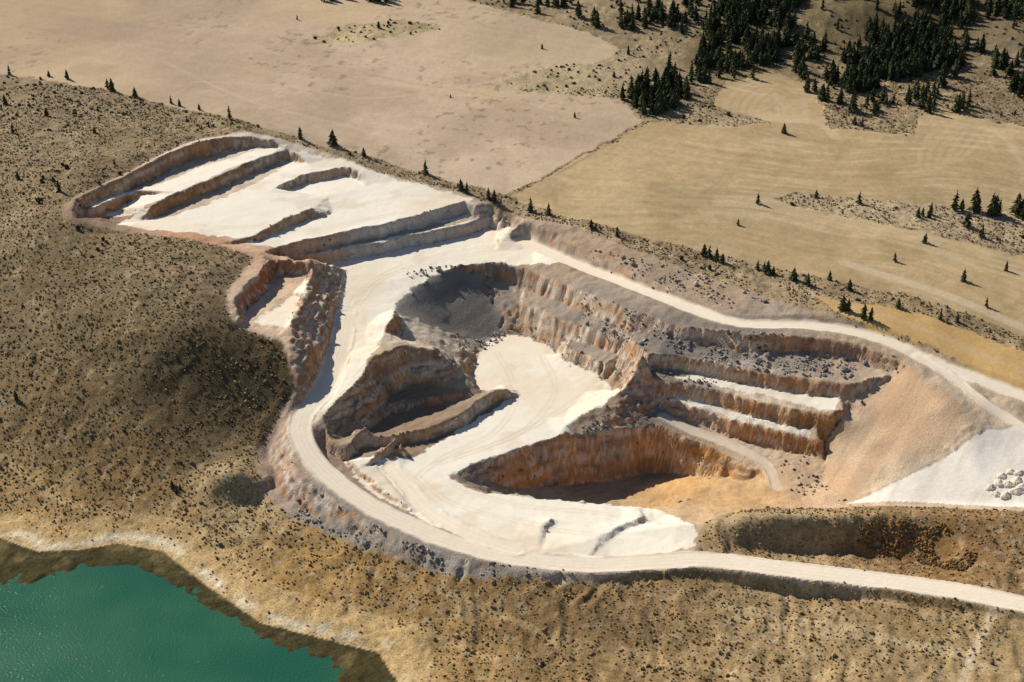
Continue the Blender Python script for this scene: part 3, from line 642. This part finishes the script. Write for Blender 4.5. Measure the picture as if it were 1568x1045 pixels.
forest("conifer_forest",[
 [(1070,95),(1090,20),(1130,-10),(1230,-10),(1215,50),(1180,100),(1120,112),(1085,110)],
 [(1260,125),(1320,60),(1330,20),(1400,0),(1480,-10),(1500,60),(1460,100),(1380,125),(1310,145)],
 [(1500,-10),(1680,-10),(1680,160),(1568,160),(1530,120)],
 [(950,150),(975,132),(1030,118),(1060,128),(1085,140),(1040,172),(990,178),(960,170)],
 [(890,40),(930,0),(1100,0),(1070,60),(1010,40),(920,52)],
 [(1100,-5),(1568,-5),(1568,170),(1300,180),(1180,110)],
 [(950,60),(1100,60),(1160,120),(1060,130),(960,90)],
 [(490,4),(600,6),(600,-6),(490,-6)],
 [(1440,318),(1568,330),(1568,338),(1450,322)],
 [(760,-2),(900,-2),(900,30),(860,30),(780,12)],
 [(1100,-10),(1700,-10),(1500,-160),(1050,-120)]],
 [300,480,200,80,50,145,20,14,14,14,140],6,12)
x,y=scatter(3000,-420,420,560,1000,vegm,30,.5,.75,78); r=rng.uniform(.5,1.2,len(x))
blobs("juniper_bush",x,y,r,rng.uniform(.9,1.4,len(x)),np.array([.06,.06,.03])*rng.uniform(.6,1.3,(len(x),1)),M_s,.3)
tg=ground_pts([(1320,800),(1440,800),(1500,840),(1480,880),(1400,866),(1310,830)],None)
x=rng.uniform(tg[:,0].min(),tg[:,0].max(),3000); y=rng.uniform(tg[:,1].min(),tg[:,1].max(),3000); k=inpoly(x,y,tg)&(fbm(x,y,5,95,2)>.52); x,y=x[k],y[k]
r=rng.uniform(.2,.65,len(x)); cc=np.where(rng.random((len(x),1))<.45,[[.34,.18,.05]],[[.17,.12,.07]])*rng.uniform(.6,1.2,(len(x),1))
blobs("willow_thicket",x,y,r,rng.uniform(.8,1.1,len(x)),cc,M_s,.45)
def piles(lst):
    V=[];Fc=[];off=0
    for (u,v,r) in lst:
        g=ground_pts([(u,v)],None)[0]; z=float(zat(np.array([g[0]]),np.array([g[1]]))[0]); nseg=20; nr=7
        an0=rng.random()*6.28; el=rng.uniform(1.0,1.5)
        vs=[(g[0],g[1],z+r*.72)]
        for a in range(1,nr+1):
            f=a/nr
            for s in range(nseg):
                an=s*6.283/nseg; rr=r*f*(1.15+.2*math.sin(an*2+an0)+.08*math.sin(an*5+u)+rng.normal(0,.05))
                vs.append((g[0]+math.cos(an)*rr*el,g[1]+math.sin(an)*rr,z+r*.72*(1-f)+rng.normal(0,.06)*r*.5-(.6 if a==nr else 0)))
        fs=[(0,1+s,1+(s+1)%nseg) for s in range(nseg)]
        for a in range(nr-1):
            for s in range(nseg):
                p=1+a*nseg+s; q=1+a*nseg+(s+1)%nseg
                fs+=[(p,p+nseg,q+nseg),(p,q+nseg,q)]
        V+=vs; Fc+=[tuple(i+off for i in f) for f in fs]; off+=len(vs)
    V=np.array(V); return mesh_np("limestone_stockpile",V,np.array(Fc),M_q,np.tile([.74,.66,.55],(len(V),1)),False)
add("limestone_stockpile",piles([(1518,746,1.7),(1530,739,1.8),(1544,741,1.7),(1558,735,1.8),(1526,756,1.6),(1541,758,1.8),(1557,752,1.7),(1567,744,1.8),(1548,722,1.4),(1562,724,1.5),(1535,728,1.4)]))
print("done",time.time()-T0)
